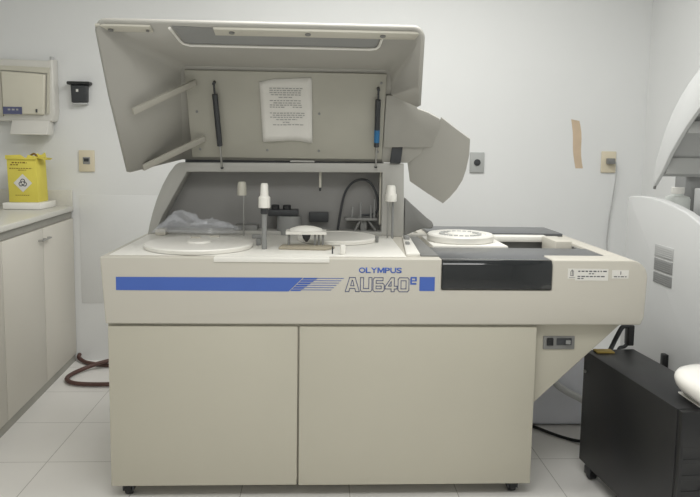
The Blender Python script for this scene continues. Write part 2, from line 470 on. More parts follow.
# ---- mixing station
b = B()
prism(b, [(-0.16, 0.19), (0.03, 0.17), (0.07, 0.22), (0.05, 0.27), (-0.15, 0.27)], 'Z', DZ + .0032, DZ + .014)
mix = obj('mixing_station', b, M['padtan'], A, bevel=0.004)
b = B(); box(b, -0.133, 0.035, 0.235, 0.325, 1.016, 1.028)
lathe(b, [(0.074, 1.0285), (0.064, 1.038), (0.034, 1.047), (0.01, 1.049)], -0.05, 0.28, 32, 1, 0.55)
obj('mixing_table', b, M['white_pl'], mix, smooth=True, angle=35)
for x, y in ((-0.122, 0.25), (-0.012, 0.25), (0.004, 0.26), (0.020, 0.25), (-0.122, 0.31), (0.022, 0.31)):
    q = B(); tube(q, [(x, y, DZ + .01), (x, y, 1.017)], 0.0042, 10)
    obj('table_leg', q, M['vent'], mix, smooth=True)
q = B(); lathe(q, [(0.004, 0.985), (0.015, 1.000), (0.018, 1.014)], -0.048, 0.248, 16); obj('mixer_head', q, M['dark'], mix, smooth=True)

# ---- rear frame
outer = [(-0.800, DZ), (-0.790, 1.005), (-0.776, 1.06), (-0.755, 1.125), (-0.728, 1.19), (-0.698, 1.245), (-0.668, 1.285), (-0.650, 1.296), (0.403, 1.306), (0.410, DZ)]
fb = prism(B(), outer, 'Y', 0.655, 0.795)
hole = prism(B(), [(-0.760, DZ + .02), (-0.728, 1.049), (-0.615, 1.253), (0.302, 1.262), (0.302, DZ + .02)], 'Y', 0.5, 0.9)
fb = cut(fb, [hole])
obj('rear_frame', fb, M['framegrey'], A, bevel=0.004)
obj('back_panel', prism(B(), [(-0.775, DZ + .002), (-0.745, 1.09), (-0.66, 1.25), (-0.62, 1.275), (0.395, 1.285), (0.40, DZ + .002)], 'Y', 0.775, 0.79), M['backgrey'], A)
g = [(0.411, DZ + .004), (0.411, 1.145), (0.440, 1.118), (0.520, 1.048), (0.545, 1.030), (0.553, 1.012), (0.545, 0.996), (0.500, DZ + .04)]
obj('side_gusset', prism(B(), g, 'Y', 0.655, 0.690), M['midgrey'], A, bevel=0.006)
obj('hinge_rail', box(B(), -0.63, 0.31, 0.70, 0.745, 1.297, 1.313), M['dark'], A)
obj('hinge_plate', box(B(), -0.135, -0.02, 0.668, 0.70, 1.304, 1.3135), M['framegrey'], A, bevel=0.002)
obj('hinge_bracket', prism(B(), [(0.335, 1.3065), (0.385, 1.3065), (0.395, 1.395), (0.345, 1.400)], 'Y', 0.640, 0.652), M['dark'], A, bevel=0.002)
# equipment inside the bay
b = B(); lathe(b, [(0.058, DZ + .003), (0.058, 1.048)], -0.140, 0.70, 32); cyl = obj('rotor_housing', b, M['vent'], A, smooth=True)
b = B(); box(b, -0.238, -0.095, 0.66, 0.745, 1.0485, 1.078)
obj('valve_block', b, M['dark'], cyl, bevel=0.004)
for x in (-0.205, -0.150):
    q = B(); lathe(q, [(0.02, 1.0785), (0.019, 1.098), (0.015, 1.10)], x, 0.70, 20); obj('knob', q, M['black'], cyl, smooth=True)
b = B(); box(b, -0.045, 0.050, 0.735, 0.774, 1.014, 1.062); obj('junction_box', b, M['dark'], A, bevel=0.004)
b = B(); tube(b, [(0.008, 0.70, 1.262), (0.008, 0.70, 1.185)], 0.006, 12); nz = obj('nozzle', b, M['lidrib'], A, smooth=True)
b = B(); lathe(b, [(0.004, 1.168), (0.006, 1.1845)], 0.008, 0.70, 12); obj('nozzle_tip', b, M['dark'], nz, smooth=True)
b = B(); tube(b, [(0.297, 0.70, 1.262), (0.297, 0.70, 1.01)], 0.0045, 12); obj('drain_tube', b, M['lidrib'], A, smooth=True)
b = B()
tube(b, smooth_path([(0.095, 0.74, 0.97), (0.108, 0.74, 1.06), (0.130, 0.74, 1.16), (0.175, 0.735, 1.215), (0.235, 0.73, 1.22), (0.275, 0.73, 1.17), (0.292, 0.73, 1.10), (0.275, 0.73, 1.06), (0.21, 0.73, 1.05)], 8), 0.006, 10)
obj('cable_loop', b, M['dark'], A, smooth=True)
b = B(); box(b, 0.13, 0.285, 0.69, 0.765, 1.028, 1.040); box(b, 0.205, 0.235, 0.71, 0.74, 0.9605, 1.03)
tube(b, [(0.17, 0.70, 0.965), (0.205, 0.705, 1.03)], 0.006); tube(b, [(0.29, 0.70, 0.965), (0.24, 0.705, 1.03)], 0.006)
sh = obj('wash_station', b, M['midgrey'], A, bevel=0.002)
for x, h in ((0.165, .05), (0.205, .075), (0.255, .06), (0.272, .09)):
    obj('wash_nozzle', tube(B(), [(x, 0.72, 1.040), (x, 0.72, 1.04 + h)], 0.005), M['vent'], sh, smooth=True)
b = B(); box(b, -0.40, -0.29, 0.69, 0.77, DZ + .003, 1.0); obj('rear_block', b, M['midgrey'], A, bevel=0.004)
b = B(); box(b, -0.752, -0.705, 0.60, 0.654, DZ + .0032, 0.99); obj('corner_block', b, M['cream'], A, bevel=0.004)

# ------------------------------------------------------------------ lid (raised)
TH = math.radians(65.4); LC, LS = math.cos(TH), math.sin(TH)
def L(x, u, v):
    return Vector((x, 0.68 - LC * u - LS * v, 1.31 + LS * u - LC * v))
def lid_obj(name, bm, m, parent, **k):
    for v in bm.verts:
        v.co = L(*v.co)
    return obj(name, bm, m, parent, **k)
def lquad(bm, pts):
    vs = [bm.verts.new(p) for p in pts]
    bm.faces.new(vs)
b = B()
P = {k: b.verts.new(p) for k, p in dict(
    BL=(-0.640, 0.0, 0.0), BR=(0.330, 0.0, 0.0), TL=(-0.605, 0.452, 0.0), TR=(0.312, 0.452, 0.0), MR=(0.322, 0.335, 0.0),
    rTL=(-0.826, 0.725, 0.35), rTR=(0.382, 0.725, 0.35), rBL=(-0.785, 0.105, 0.35), rML=(-0.812, 0.44, 0.35), rMR=(0.388, 0.50, 0.35), rNR=(0.434, 0.312, 0.08)).items()}
f = lambda *k: b.faces.new([P[i] for i in k])
f('BL', 'BR', 'MR', 'TR', 'TL')
f('TL', 'TR', 'rTR', 'rTL')
f('BL', 'TL', 'rTL', 'rML', 'rBL')
f('TR', 'MR', 'rNR', 'rMR', 'rTR')
def edge(a, c):
    return [e for e in P[a].link_edges if e.other_vert(P[a]) == P[c]][0]
bmesh.ops.bevel(b, geom=[edge('TL', 'rTL'), edge('TR', 'rTR')], offset=0.028, segments=5, affect='EDGES', profile=0.5)
bmesh.ops.recalc_face_normals(b, faces=b.faces)
lid = lid_obj('lid', b, M['lidgrey'], A, smooth=True, solid=0.018, soff=-1.0, angle=25)
# which way is outward: set below after checking
# lid rim bead
# inner panel, raised slightly
b = B(); box(b, -0.590, 0.298, 0.018, 0.437, 0.002, 0.012)
pan = lid_obj('inner_panel', b, M['lidpanel'], lid, bevel=0.004)
for x in (-0.55, -0.24, 0.0, 0.275):
    for u in (0.245 if x < 0.2 else 0.395, 0.06):
        q = B(); lathe(q, [(0.006, 0.0), (0.006, 0.003), (0.003, 0.004)], 0, 0, 12)
        for v in q.verts: v.co = (x + v.co.x, u + v.co.y, 0.012 + v.co.z)
        lid_obj('screw', q, M['vent'], pan, smooth=True)
# extension plate at right and curved shield
b = B(); prism(b, [(0.300, 0.338), (0.421, 0.342), (0.445, 0.278), (0.497, 0.260), (0.552, 0.231), (0.566, 0.150), (0.541, 0.090), (0.300, 0.084)], 'Z', 0.004, 0.016)
lid_obj('extension_plate', b, M['lidgrey'], lid, bevel=0.002)
b = B(); prism(b, [(0.300, 0.0), (0.425, 0.0), (0.545, 0.10), (0.540, 0.12), (0.300, 0.12)], 'Z', 0.0, 0.003)
lid_obj('lower_plate', b, M['lidgrey'], lid)
# ribs on the left wall and the upper wall fittings
b = B()
def bar(bm, a, c, w, t):
    a = Vector(a); c = Vector(c); d = (c - a).normalized()
    up = Vector((0, 1, 0)); up = (up - d * up.dot(d)).normalized(); sd = d.cross(up)
    vs = [bm.verts.new(p + up * s1 * w / 2 + sd * s2 * t / 2) for p in (a, c) for s1, s2 in ((-1, -1), (1, -1), (1, 1), (-1, 1))]
    for i in range(4): bm.faces.new((vs[i], vs[(i + 1) % 4], vs[4 + (i + 1) % 4], vs[4 + i]))
    bm.faces.new(vs[3::-1]); bm.faces.new(vs[4:])
def wallF(x, t, off=0.0):
    """point on the lid's front wall, t 0..1 from panel to rim, off towards the inside"""
    nu, nv = -0.35, 0.273
    l = math.hypot(nu, nv)
    return (x, 0.452 + 0.273 * t + off * nu / l, 0.35 * t + off * nv / l)
def wallL(s, t, off=0.0):
    """point on the left wall, s along u, t 0..1 from panel to rim"""
    x = (-0.640 + 0.035 * s) * (1 - t) + (-0.785 - 0.053 * s) * t
    u = (0.435 * s) * (1 - t) + (0.105 + 0.62 * s) * t
    return (x + off, u, 0.35 * t)
for p0_, p1_ in (((-0.545, 0.385, 0.022), (-0.748, 0.362, 0.315)), ((-0.525, 0.118, 0.022), (-0.750, 0.092, 0.278))):
    b = B(); bar(b, p0_, p1_, 0.028, 0.014)
    lid_obj('rib', b, M['rib'], lid, bevel=0.003)
def fplate(name, x0, x1, t0, t1, o0, o1, m, bev=0.002):
    b = B()
    vs = [b.verts.new(wallF(x, t, o)) for o in (o0, o1) for x, t in ((x0, t0), (x1, t0), (x1, t1), (x0, t1))]
    for q in ((0, 1, 2, 3), (7, 6, 5, 4), (0, 4, 5, 1), (1, 5, 6, 2), (2, 6, 7, 3), (3, 7, 4, 0)): b.faces.new([vs[i] for i in q])
    return lid_obj(name, b, m, lid, bevel=bev)
ms1 = fplate('mounting_strip', -0.835, -0.632, 0.86, 0.985, 0.001, 0.010, M['lidrib'])
ms2 = fplate('mounting_strip', -0.400, 0.385, 0.84, 0.975, 0.001, 0.012, M['lidrib'])
for par, x, r in ((ms1, -0.785, .010), (ms1, -0.648, .006), (ms2, -0.334, .011), (ms2, -0.046, .011), (ms2, 0.240, .011)):
    p = [L(*wallF(x, 0.915, o)) for o in (0.012, 0.016)]
    q = B(); tube(q, p, r, 14); obj('fastener', q, M['midgrey'], par, smooth=True)
b = B()
vs_ = [b.verts.new(wallF(x, t, o)) for o in (0.001, 0.004) for x, t in ((-0.533, 0.60), (0.226, 0.60), (0.236, 0.86), (-0.553, 0.97))]
for q in ((0, 1, 2, 3), (7, 6, 5, 4), (0, 4, 5, 1), (1, 5, 6, 2), (2, 6, 7, 3), (3, 7, 4, 0)): b.faces.new([vs_[i] for i in q])
lid_obj('recess_panel', b, M['greyblue'], lid)
pth = [wallF(-0.562, 0.97, .010), wallF(-0.548, 0.70, .010), wallF(-0.540, 0.63, .010), wallF(-0.515, 0.59, .010), wallF(0.200, 0.59, .010), wallF(0.226, 0.61, .010), wallF(0.236, 0.67, .010), wallF(0.240, 0.84, .010)]
q = B(); tube(q, [L(*p) for p in pth], 0.0055, 10); obj('recess_rim', q, M['white_pl'], lid, smooth=True)

# curved end shield of the lid
b = B()
rim = [(0.559, 0.237, 0.006), (0.623, 0.197, 0.037), (0.691, 0.158, 0.07), (0.694, 0.082, 0.081), (0.687, 0.008, 0.087), (0.676, -0.044, 0.09), (0.656, -0.093, 0.087), (0.629, -0.139, 0.082), (0.6, -0.177, 0.075), (0.519, -0.138, 0.037), (0.442, -0.098, 0.0), (0.422, 0.013, -0.022), (0.470, 0.100, -0.010), (0.545, 0.150, 0.011)]
b.faces.new([b.verts.new(p) for p in rim])
lid_obj('end_shield', b, M['lidgrey'], lid, solid=0.008, soff=0)

# gas struts
def strut(xt, ut, lower, blue):
    top = L(xt, ut, 0.030); low = Vector(lower)
    b = B(); tube(b, [top + (low - top) * f for f in (0, .12, .125, .72)], 0.0045, 16)
    for v in b.verts:
        ax = top + (low - top) * max(0, min(1, (v.co - top).dot(low - top) / (low - top).length_squared))
        if (ax - top).length > (low - top).length * .122: v.co = ax + (v.co - ax).normalized() * 0.0125
    s = obj('gas_strut', b, M['dark'], A, smooth=True)
    q = B(); tube(q, [top + (low - top) * .985, low], 0.007, 10); obj('strut_foot', q, M['dark'], s, smooth=True)
    q = B(); tube(q, [top + (low - top) * 0.70, top + (low - top) * 0.995], 0.0045, 12); obj('strut_rod', q, M['steel'], s, smooth=True)
    q = B(); tube(q, [L(xt, ut, 0.0125), L(xt, ut, 0.036)], 0.007, 12); obj('ball_joint', q, M['dark'], s, smooth=True)
    if blue:
        q = B(); tube(q, [top + (low - top) * 0.50, top + (low - top) * 0.66], 0.0130, 16); obj('strut_label', q, M['strutblue'], s, smooth=True)
strut(-0.463, 0.385, (-0.449, 0.640, 1.272), False)
strut(0.262, 0.371, (0.268, 0.640, 1.285), True)

# ------------------------------------------------------------------ things on the analyzer
rnd = random.Random(11)
# notice taped to the inner panel
N = thing('paper_notice', 'white printed sheet taped inside the raised grey analyzer lid', 'notice', L(-0.145, 0.255, 0.013))
b = B()
W_, H_ = 11, 10
grid = []
for j in range(H_ + 1):
    row = []
    for i in range(W_ + 1):
        s_, t_ = i / W_, j / H_
        x = (-0.258 * (1 - t_) + -0.266 * t_) * (1 - s_) + (-0.030 * (1 - t_) + -0.034 * t_) * s_
        u = 0.103 * (1 - t_) + 0.402 * t_ + 0.012 * s_ * t_ + (0.010 * math.sin(s_ * math.pi) * (1 - t_)) - (0.012 * (1 - s_ * 4) * t_ ** 6 if s_ < .25 else 0)
        v = 0.0155 + 0.006 * math.sin(s_ * 5) ** 2 * (1 - t_) + 0.004 * (1 - t_) * (1 - s_)
        row.append(b.verts.new((x, u, v)))
    grid.append(row)
for j in range(H_):
    for i in range(W_):
        b.faces.new((grid[j][i], grid[j][i + 1], grid[j + 1][i + 1], grid[j + 1][i]))
lid_obj('sheet', b, M['paper'], N, smooth=True, solid=0.0008, soff=0)
b = B()
def lword(bm, x0, x1, u, h):
    x = x0
    while x < x1 - .003:
        w = min(rnd.uniform(.007, .018), x1 - x)
        vv = 0.0175 + 0.006 * math.sin(((x + .26) / .228) * 5) ** 2 * (1 - (u - .1) / .3) + 0.004 * (1 - (u - .1) / .3) * (1 - (x + .26) / .228)
        q = [bm.verts.new(p) for p in ((x, u, vv), (x + w, u, vv), (x + w, u + h, vv), (x, u + h, vv))]
        bm.faces.new(q)
        x += w + .004
for u, x0, x1 in ((.362, -.222, -.075), (.352, -.222, -.082), (.342, -.222, -.080), (.332, -.215, -.078), (.320, -.182, -.120),
                  (.305, -.222, -.080), (.294, -.205, -.078), (.284, -.222, -.076), (.274, -.222, -.150), (.274, -.120, -.075),
                  (.246, -.222, -.064), (.236, -.210, -.066), (.226, -.222, -.070), (.215, -.195, -.100), (.202, -.165, -.130), (.190, -.210, -.072)):
    b = B(); lword(b, x0, x1, u, .0042)
    lid_obj('text_line', b, M['ink'], N)

# crumpled polythene bag on the back of the left disc
b = B()
nx, ny = 34, 14
rr = random.Random(5)
g_ = []
for j in range(ny + 1):
    row = []
    for i in range(nx + 1):
        s_, t_ = i / nx, j / ny
        x = -0.735 + 0.375 * s_ + rr.uniform(-.006, .006)
        y = 0.455 + 0.19 * t_ + 0.02 * math.sin(s_ * 7) + rr.uniform(-.006, .006)
        env = (math.sin(math.pi * min(1, max(0, s_))) ** .5) * (math.sin(math.pi * t_) ** .6)
        prof_ = 0.080 * math.exp(-((s_ - .22) / .25) ** 2) + 0.048 * math.exp(-((s_ - .75) / .34) ** 2)
        z = DZ + 0.0345 + env * prof_ * (0.85 + 0.4 * math.sin(9 * s_ + 7 * t_ + 2 * math.sin(13 * t_))) + abs(rr.gauss(0, .006)) * env
        row.append(b.verts.new((x, y, z)))
    g_.append(row)
for j in range(ny):
    for i in range(nx):
        b.faces.new((g_[j][i], g_[j][i + 1], g_[j + 1][i + 1], g_[j + 1][i]))
tag(obj('plastic_bag', b, M['bag']), 'crumpled clear plastic bag lying on the back of the left disc', 'bag')

# ------------------------------------------------------------------ counter on the left
CA = math.radians(3.0)
def cx(y, off=0.0):
    return -1.525 + (1.748 - y) * math.tan(CA) + off
def cslab(bm, o0, y0, y1, z0, z1, xb=None, o1=None):
    """slab whose right face follows the counter front at offset o0; left face at wall xb or offset o1"""
    l0 = xb if xb is not None else cx(y0, o1); l1 = xb if xb is not None else cx(y1, o1)
    p = [(l0, y0), (cx(y0, o0), y0), (cx(y1, o0), y1), (l1, y1)]
    return prism(bm, p, 'Z', z0, z1)
CB = thing('base_cabinet', 'ivory laminate base cabinet under the left worktop with small bar handles', 'cabinet', (-1.9, 0.9, 0))
obj('carcass', cslab(B(), -0.022, -0.45, 1.746, 0.046, 0.958, xb=-2.198), M['cabinet'], CB)
obj('plinth', cslab(B(), -0.012, -0.45, 1.746, 0.0, 0.046, xb=-2.198), M['plinth'], CB)
obj('shadow_gap_strip', cslab(B(), -0.014, -0.45, 1.746, 0.918, 0.958, o1=-0.022), M['shadowgap'], CB)  # grey strip painted as the shadow gap under the worktop edge
for (ya, yb, yh) in ((1.205, 1.742, 1.235), (0.655, 1.199, 1.165), (0.10, 0.649, 0.14), (-0.45, 0.094, 0.06)):
    d = obj('door', cslab(B(), -0.004, ya, yb, 0.050, 0.914, o1=-0.0215), M['cabinet'], CB, bevel=0.002)
    q = B()
    y0, y1 = yh - .035, yh + .035
    tube(q, [(cx(y0, -.005), y0, .855), (cx(y0, .016), y0, .855), (cx(y1, .016), y1, .855), (cx(y1, -.005), y1, .855)], 0.005, 8)
    obj('handle', q, M['steel'], d, smooth=True)
WT = thing('worktop', 'pale worktop along the left wall with a low upstand behind', 'worktop', (-1.9, 0.9, 0.96))
obj('slab', cslab(B(), 0.0, -0.46, 1.748, 0.9585, 0.990, xb=-2.198), M['counter'], WT, bevel=0.006, seg=3)
obj('upstand', box(B(), -2.196, -1.527, 1.728, 1.7485, 0.989, 1.090), M['counter'], WT, bevel=0.003)
# tray and sharps box
T = thing('plastic_tray', 'flat white tray under the yellow sharps box', 'tray', (-1.72, 1.58, 0.99))
b = box(B(), -1.830, -1.612, 1.46, 1.70, 0.9905, 1.030)
obj('tray_body', b, M['gloss'], T, bevel=0.006)
S = thing('sharps_box', 'yellow cardboard sharps box with a white diamond hazard symbol', 'box', (-1.72, 1.56, 1.0305))
b = prism(B(), [(-1.808, 1.0305), (-1.640, 1.0305), (-1.650, 1.288), (-1.816, 1.288)], 'Y', 1.50, 1.65)
obj('carton', b, M['yellow'], S, bevel=0.003)
b = B(); prism(b, [(-1.820, 1.280), (-1.820, 1.304), (-1.735, 1.308), (-1.700, 1.286), (-1.690, 1.308), (-1.640, 1.298), (-1.642, 1.280)], 'Y', 1.493, 1.499)
obj('torn_flap', b, M['yellow'], S, bevel=0.001)
b = B(); prism(b, [(1.50, 1.286), (1.66, 1.286), (1.64, 1.320), (1.58, 1.304), (1.53, 1.316)], 'X', -1.652, -1.647)
obj('side_flap', b, M['yellow'], S)
b = B(); prism(b, [(-1.648, 1.290), (-1.640, 1.294), (-1.590, 1.288), (-1.600, 1.278)], 'Y', 1.52, 1.60)
obj('folded_flap', b, M['yellow'], S)
b = B(); tube(b, smooth_path([(-1.70, 1.51, 1.288), (-1.66, 1.505, 1.314), (-1.64, 1.50, 1.298)], 6), 0.006, 8); tube_h = obj('carry_strap', b, M['brownink'], S, smooth=True)
b = B(); prism(b, [(-1.725, 1.090), (-1.672, 1.143), (-1.725, 1.196), (-1.778, 1.143)], 'Y', 1.4970, 1.4985)
dm = obj('hazard_label', b, M['paper'], S)
b = B()
for k in range(3):
    a = math.pi / 2 + k * 2 * math.pi / 3
    c0 = (-1.725 + .0115 * math.cos(a), 1.143 + .0115 * math.sin(a))
    ring = []
    for i in range(16):
        t = a + math.pi + 0.5 + (2 * math.pi - 1.0) * i / 15
        ring.append((c0[0] + .0115 * math.cos(t + math.pi - math.pi), c0[1] + .0115 * math.sin(t)))
    for p0, p1 in zip(ring, ring[1:]):
        d = Vector((p1[0] - p0[0], 0, p1[1] - p0[1])).normalized(); q = Vector((-d.z, 0, d.x)) * .0026
        f_ = [b.verts.new((p[0] + sg * q.x, 1.4965, p[1] + sg * q.z)) for p, sg in ((p0, 1), (p0, -1), (p1, -1), (p1, 1))]
        b.faces.new(f_)
for i in range(20):
    t0, t1 = 2 * math.pi * i / 20, 2 * math.pi * (i + 1) / 20
    b.faces.new([b.verts.new((-1.725 + r_ * math.cos(t), 1.4966, 1.143 + r_ * math.sin(t))) for r_, t in ((.009, t0), (.012, t0), (.012, t1), (.009, t1))])
obj('hazard_symbol', b, M['inkdark'], dm)
b = B()
for x0, x1, z, h in ((-1.785, -1.700, 1.258, .007), (-1.795, -1.750, 1.246, .006), (-1.800, -1.670, 1.226, .004), (-1.750, -1.705, 1.216, .004), (-1.77, -1.69, 1.07, .003)):
    b = B(); words(b, x0, x1, z, h, 1.4992, rnd)
    obj('text_line', b, M['brownink'], S)

# ------------------------------------------------------------------ on the back wall
YW = 1.7495
D_ = thing('paper_towel_dispenser', 'pale wall dispenser with cream front and dark blue label above the worktop', 'dispenser', (-1.82, 1.70, 1.45))
b = prism(B(), [(-2.02, 1.505), (-1.605, 1.505), (-1.592, 1.560), (-1.596, 1.885), (-1.626, 1.868), (-2.02, 1.878)], 'Y', 1.66, YW)
obj('shell', b, M['dispback'], D_, bevel=0.012, seg=3)
b = prism(B(), [(-1.885, 1.545), (-1.645, 1.545), (-1.632, 1.785), (-1.890, 1.800)], 'Y', 1.630, 1.661)
obj('front_cover', b, M['dispcover'], D_, bevel=0.010, seg=3)
b = prism(B(), [(-1.935, 1.535), (-1.892, 1.535), (-1.897, 1.807), (-1.624, 1.792), (-1.634, 1.55), (-1.622, 1.55), (-1.612, 1.825), (-1.96, 1.835)], 'Y', 1.648, 1.6605)
obj('frame', b, mat('olive_cream_frame', (200, 197, 182), 0.4, var=0.02), D_)
lb_ = obj('label', box(B(), -1.880, -1.771, 1.625, 1.6305, 1.546, 1.589), M['labelblue'], D_)
b = B(); words(b, -1.852, -1.782, 1.568, .010, 1.6246, rnd); 
obj('label_text', b, M['ink'], lb_)
obj('key_slot', box(B(), -1.690, -1.681, 1.625, 1.6305, 1.558, 1.578), M['dark'], D_)
b = prism(B(), [(1.61, 1.425), (1.72, 1.425), (1.72, 1.512), (1.645, 1.512)], 'X', -1.840, -1.622)
obj('outlet_tray', b, M['dispback'], D_, bevel=0.006)
b = B(); tube(b, [(-1.605, 1.675, 1.872), (-1.605, 1.675, 1.892)], 0.012, 16); obj('latch', b, M['vent_pale'], D_, smooth=True)
# black holder
K = thing('wall_holder', 'small black flanged holder on the wall left of the raised lid', 'holder', (-1.466, 1.72, 1.68))
b = prism(B(), [(-1.508, 1.625), (-1.416, 1.628), (-1.412, 1.735), (-1.512, 1.735)], 'Y', 1.705, YW)
obj('holder_body', b, M['dark'], K, bevel=0.008, seg=3)
obj('flange', box(B(), -1.530, -1.392, 1.69, YW, 1.733, 1.752), M['black'], K, bevel=0.006)
obj('indicator', box(B(), -1.477, -1.464, 1.702, 1.7055, 1.690, 1.706), M['paper'], K)
b = B(); prism(b, [(-1.505, 1.612), (-1.418, 1.615), (-1.42, 1.626), (-1.503, 1.624)], 'Y', 1.712, YW); obj('lower_lip', b, M['vent_pale'], K, bevel=0.002)
# outlets
def outlet(name, x0, x1, z0, z1, m, label, kind):
    o = thing(name, label, 'outlet', ((x0 + x1) / 2, YW, (z0 + z1) / 2), 'wall outlets')
    pl = obj('cover_plate', box(B(), x0, x1, 1.738, YW, z0, z1), m, o, bevel=0.004)
    xc, zc = (x0 + x1) / 2, (z0 + z1) / 2
    if kind == 'square':
        obj('socket', box(B(), xc - .022, xc + .022, 1.734, 1.7385, zc - .020, zc + .024), M['vent'], o, bevel=0.003)
        b = B(); prism(b, [(xc - .014, zc - .004), (xc + .014, zc - .004), (xc + .016, zc + .016), (xc - .016, zc + .016)], 'Y', 1.732, 1.7345); obj('socket_slot', b, M['dark'], o)
    elif kind == 'round':
        b = B(); lathe(b, [(.021, 0), (.021, .005), (.016, .006)], 0, 0, 24)
        for v in b.verts: v.co = (xc + v.co.x, 1.7385 - v.co.z, zc + v.co.y)
        obj('socket', b, M['dark'], o, smooth=True)
    return o
outlet('wall_outlet', -1.484, -1.388, 1.205, 1.337, M['outcream'], 'cream wall outlet with a square socket beside the raised lid, left of the analyzer', 'square')
outlet('wall_outlet', 0.960, 1.052, 1.231, 1.360, M['outgrey'], 'grey wall outlet with a round black socket right of the raised lid', 'round')
o3 = outlet('wall_outlet', 1.810, 1.906, 1.242, 1.378, M['outcream'], 'cream wall outlet with a thin cord plugged into it, right of the tape strip', '')
P_ = thing('outlet_cord', 'thin pale cord hanging down the wall from the right outlet', 'cord', (1.87, 1.735, 1.31))
obj('plug', box(B(), 1.838, 1.888, 1.704, 1.7385, 1.298, 1.334), M['midgrey'], P_, bevel=0.005)
b = B(); tube(b, smooth_path([(1.884, 1.715, 1.318), (1.898, 1.715, 1.29), (1.900, 1.72, 1.20), (1.892, 1.73, 1.08), (1.878, 1.735, 0.95), (1.872, 1.738, 0.80), (1.882, 1.738, 0.70), (1.90, 1.738, 0.50), (1.89, 1.738, 0.30)], 6), 0.0042, 8)
obj('wire', b, M['vent_pale'], P_, smooth=True)
# tape
b = B()
tp = []
for k in range(9):
    t = k / 8
    z = 1.572 - .305 * t
    x = 1.604 + .040 * t + .004 * math.sin(7 * t)
    tp.append((b.verts.new((x, YW, z + (.006 if k == 0 else 0))), b.verts.new((x + .052 + .004 * math.sin(5 * t), YW - .004 * (k == 0), z - (.004 if k == 0 else 0)))))
for (a0, a1), (c0, c1) in zip(tp, tp[1:]): b.faces.new((a0, a1, c1, c0))
tag(obj('tape_strip', b, M['tan'], solid=0.0012, soff=0), 'tan strip of tape stuck upright on the white wall', 'tape')
# access panel, part of the wall
obj('trim_1', box(B(), -1.490, -0.95, 1.7478, YW + .001, 0.372, 1.06), M['wall'], bevel=0.001, kind='structure')
# hose on the floor
b = B()
tube(b, smooth_path([(-1.512, 1.748, 0.040), (-1.508, 1.722, 0.026), (-1.465, 1.68, .0145), (-1.408, 1.635, .0165), (-1.32, 1.60, .0165), (-1.20, 1.585, .0165), (-0.95, 1.52, .0165), (-0.86, 1.42, .0165), (-0.95, 1.31, .0165), (-1.10, 1.265, .0165), (-1.28, 1.255, .0165), (-1.39, 1.28, .0165), (-1.448, 1.345, .0165), (-1.45, 1.43, .0165), (-1.405, 1.52, .022), (-1.33, 1.565, .040), (-1.24, 1.60, .048), (-1.05, 1.62, .030), (-0.8, 1.60, .0165)], 8), 0.0125, 12)
tag(obj('rubber_hose', b, M['hose'], smooth=True), 'brown rubber hose coiled on the floor between cabinet and analyzer', 'hose')

# ------------------------------------------------------------------ under the right wing
K2 = thing('plastic_tank', 'milky white plastic tank on the floor under the analyzer wing', 'tank', (1.19, 0.83, 0))
b = prism(B(), [(0.98, 0.68), (1.40, 0.68), (1.40, 1.0), (0.98, 1.0)], 'Z', 0.002, 0.38)
obj('tank_body', b, M['tank'], K2, bevel=0.03, seg=4)
b = B(); lathe(b, [(.045, .378), (.045, .41), (.038, .415)], 1.27, 0.80, 28); obj('screw_cap', b, M['gloss'], K2, smooth=True)
b = B(); tube(b, smooth_path([(0.99, 0.55, 0.50), (1.05, 0.59, 0.37), (1.117, 0.62, 0.298), (1.18, 0.63, 0.235), (1.235, 0.635, 0.195), (1.32, 0.62, 0.15), (1.38, 0.60, 0.06), (1.42, 0.58, 0.02)], 6), 0.0165, 12)
obj('drain_hose', b, M['gwhite'], A, smooth=True)
b = B(); tube(b, smooth_path([(0.90, 0.73, .012), (1.00, 0.71, .009), (1.084, 0.655, .009), (1.154, 0.565, .009), (1.225, 0.50, .009), (1.27, 0.44, .03), (1.27, 0.34, .09), (1.265, 0.25, .14), (1.26, 0.2195, .15)], 8), 0.0075, 10)
tag(obj('floor_cable', b, M['black'], smooth=True), 'thick black cable lying on the floor under the analyzer wing', 'cable')

# ------------------------------------------------------------------ black power backup unit
Uq = thing('power_backup_unit', 'black metal power backup cabinet on casters right of the analyzer', 'power unit', (1.24, -0.13, 0))
obj('case', box(B(), 1.130, 1.352, -0.455, 0.20, 0.062, 0.540), M['upsmetal'], Uq, bevel=0.004)
b = box(B(), 1.133, 1.349, -0.478, -0.4545, 0.066, 0.537)
b = cut(b, [box(B(), 1.145, 1.337, -0.50, -0.4745, 0.10 + k * .055, 0.138 + k * .055) for k in range(6)])
fz = obj('front_bezel', b, M['black'], Uq, bevel=0.002)
obj('badge', box(B(), 1.215, 1.250, -0.4805, -0.4775, 0.250, 0.272), M['vent'], fz)
obj('control_panel', box(B(), 1.20, 1.28, -0.4815, -0.4775, 0.445, 0.475), M['dark'], fz, bevel=0.002)
for x, y in ((1.158, 0.13), (1.325, 0.13), (1.158, -0.39), (1.325, -0.39)):
    caster('caster', x, y, Uq, h=0.064, r=0.027)
b = B(); tube(b, [(1.1315, 0.178, 0.455), (1.124, 0.178, 0.455)], 0.008, 12); obj('side_screw', b, M['midgrey'], Uq, smooth=True)
RZ = math.radians(4.7)
pv = Vector((1.130, 0.20, 0))
Uq.location = pv + Matrix.Rotation(RZ, 3, 'Z') @ (Vector(Uq.location) - pv)
Uq.rotation_euler = (0, 0, RZ)
b = B(); box(b, 1.165, 1.240, 0.150, 0.197, 0.5405, 0.546)
tag(obj('cardboard_tag', b, M['manila'], bevel=0.001), 'yellow cardboard tag on the rear top edge of the black unit', 'tag')
Cq = thing('power_cable', 'black cable and plug hanging behind the black unit below the wing', 'cable', (1.33, 0.27, 0.55))
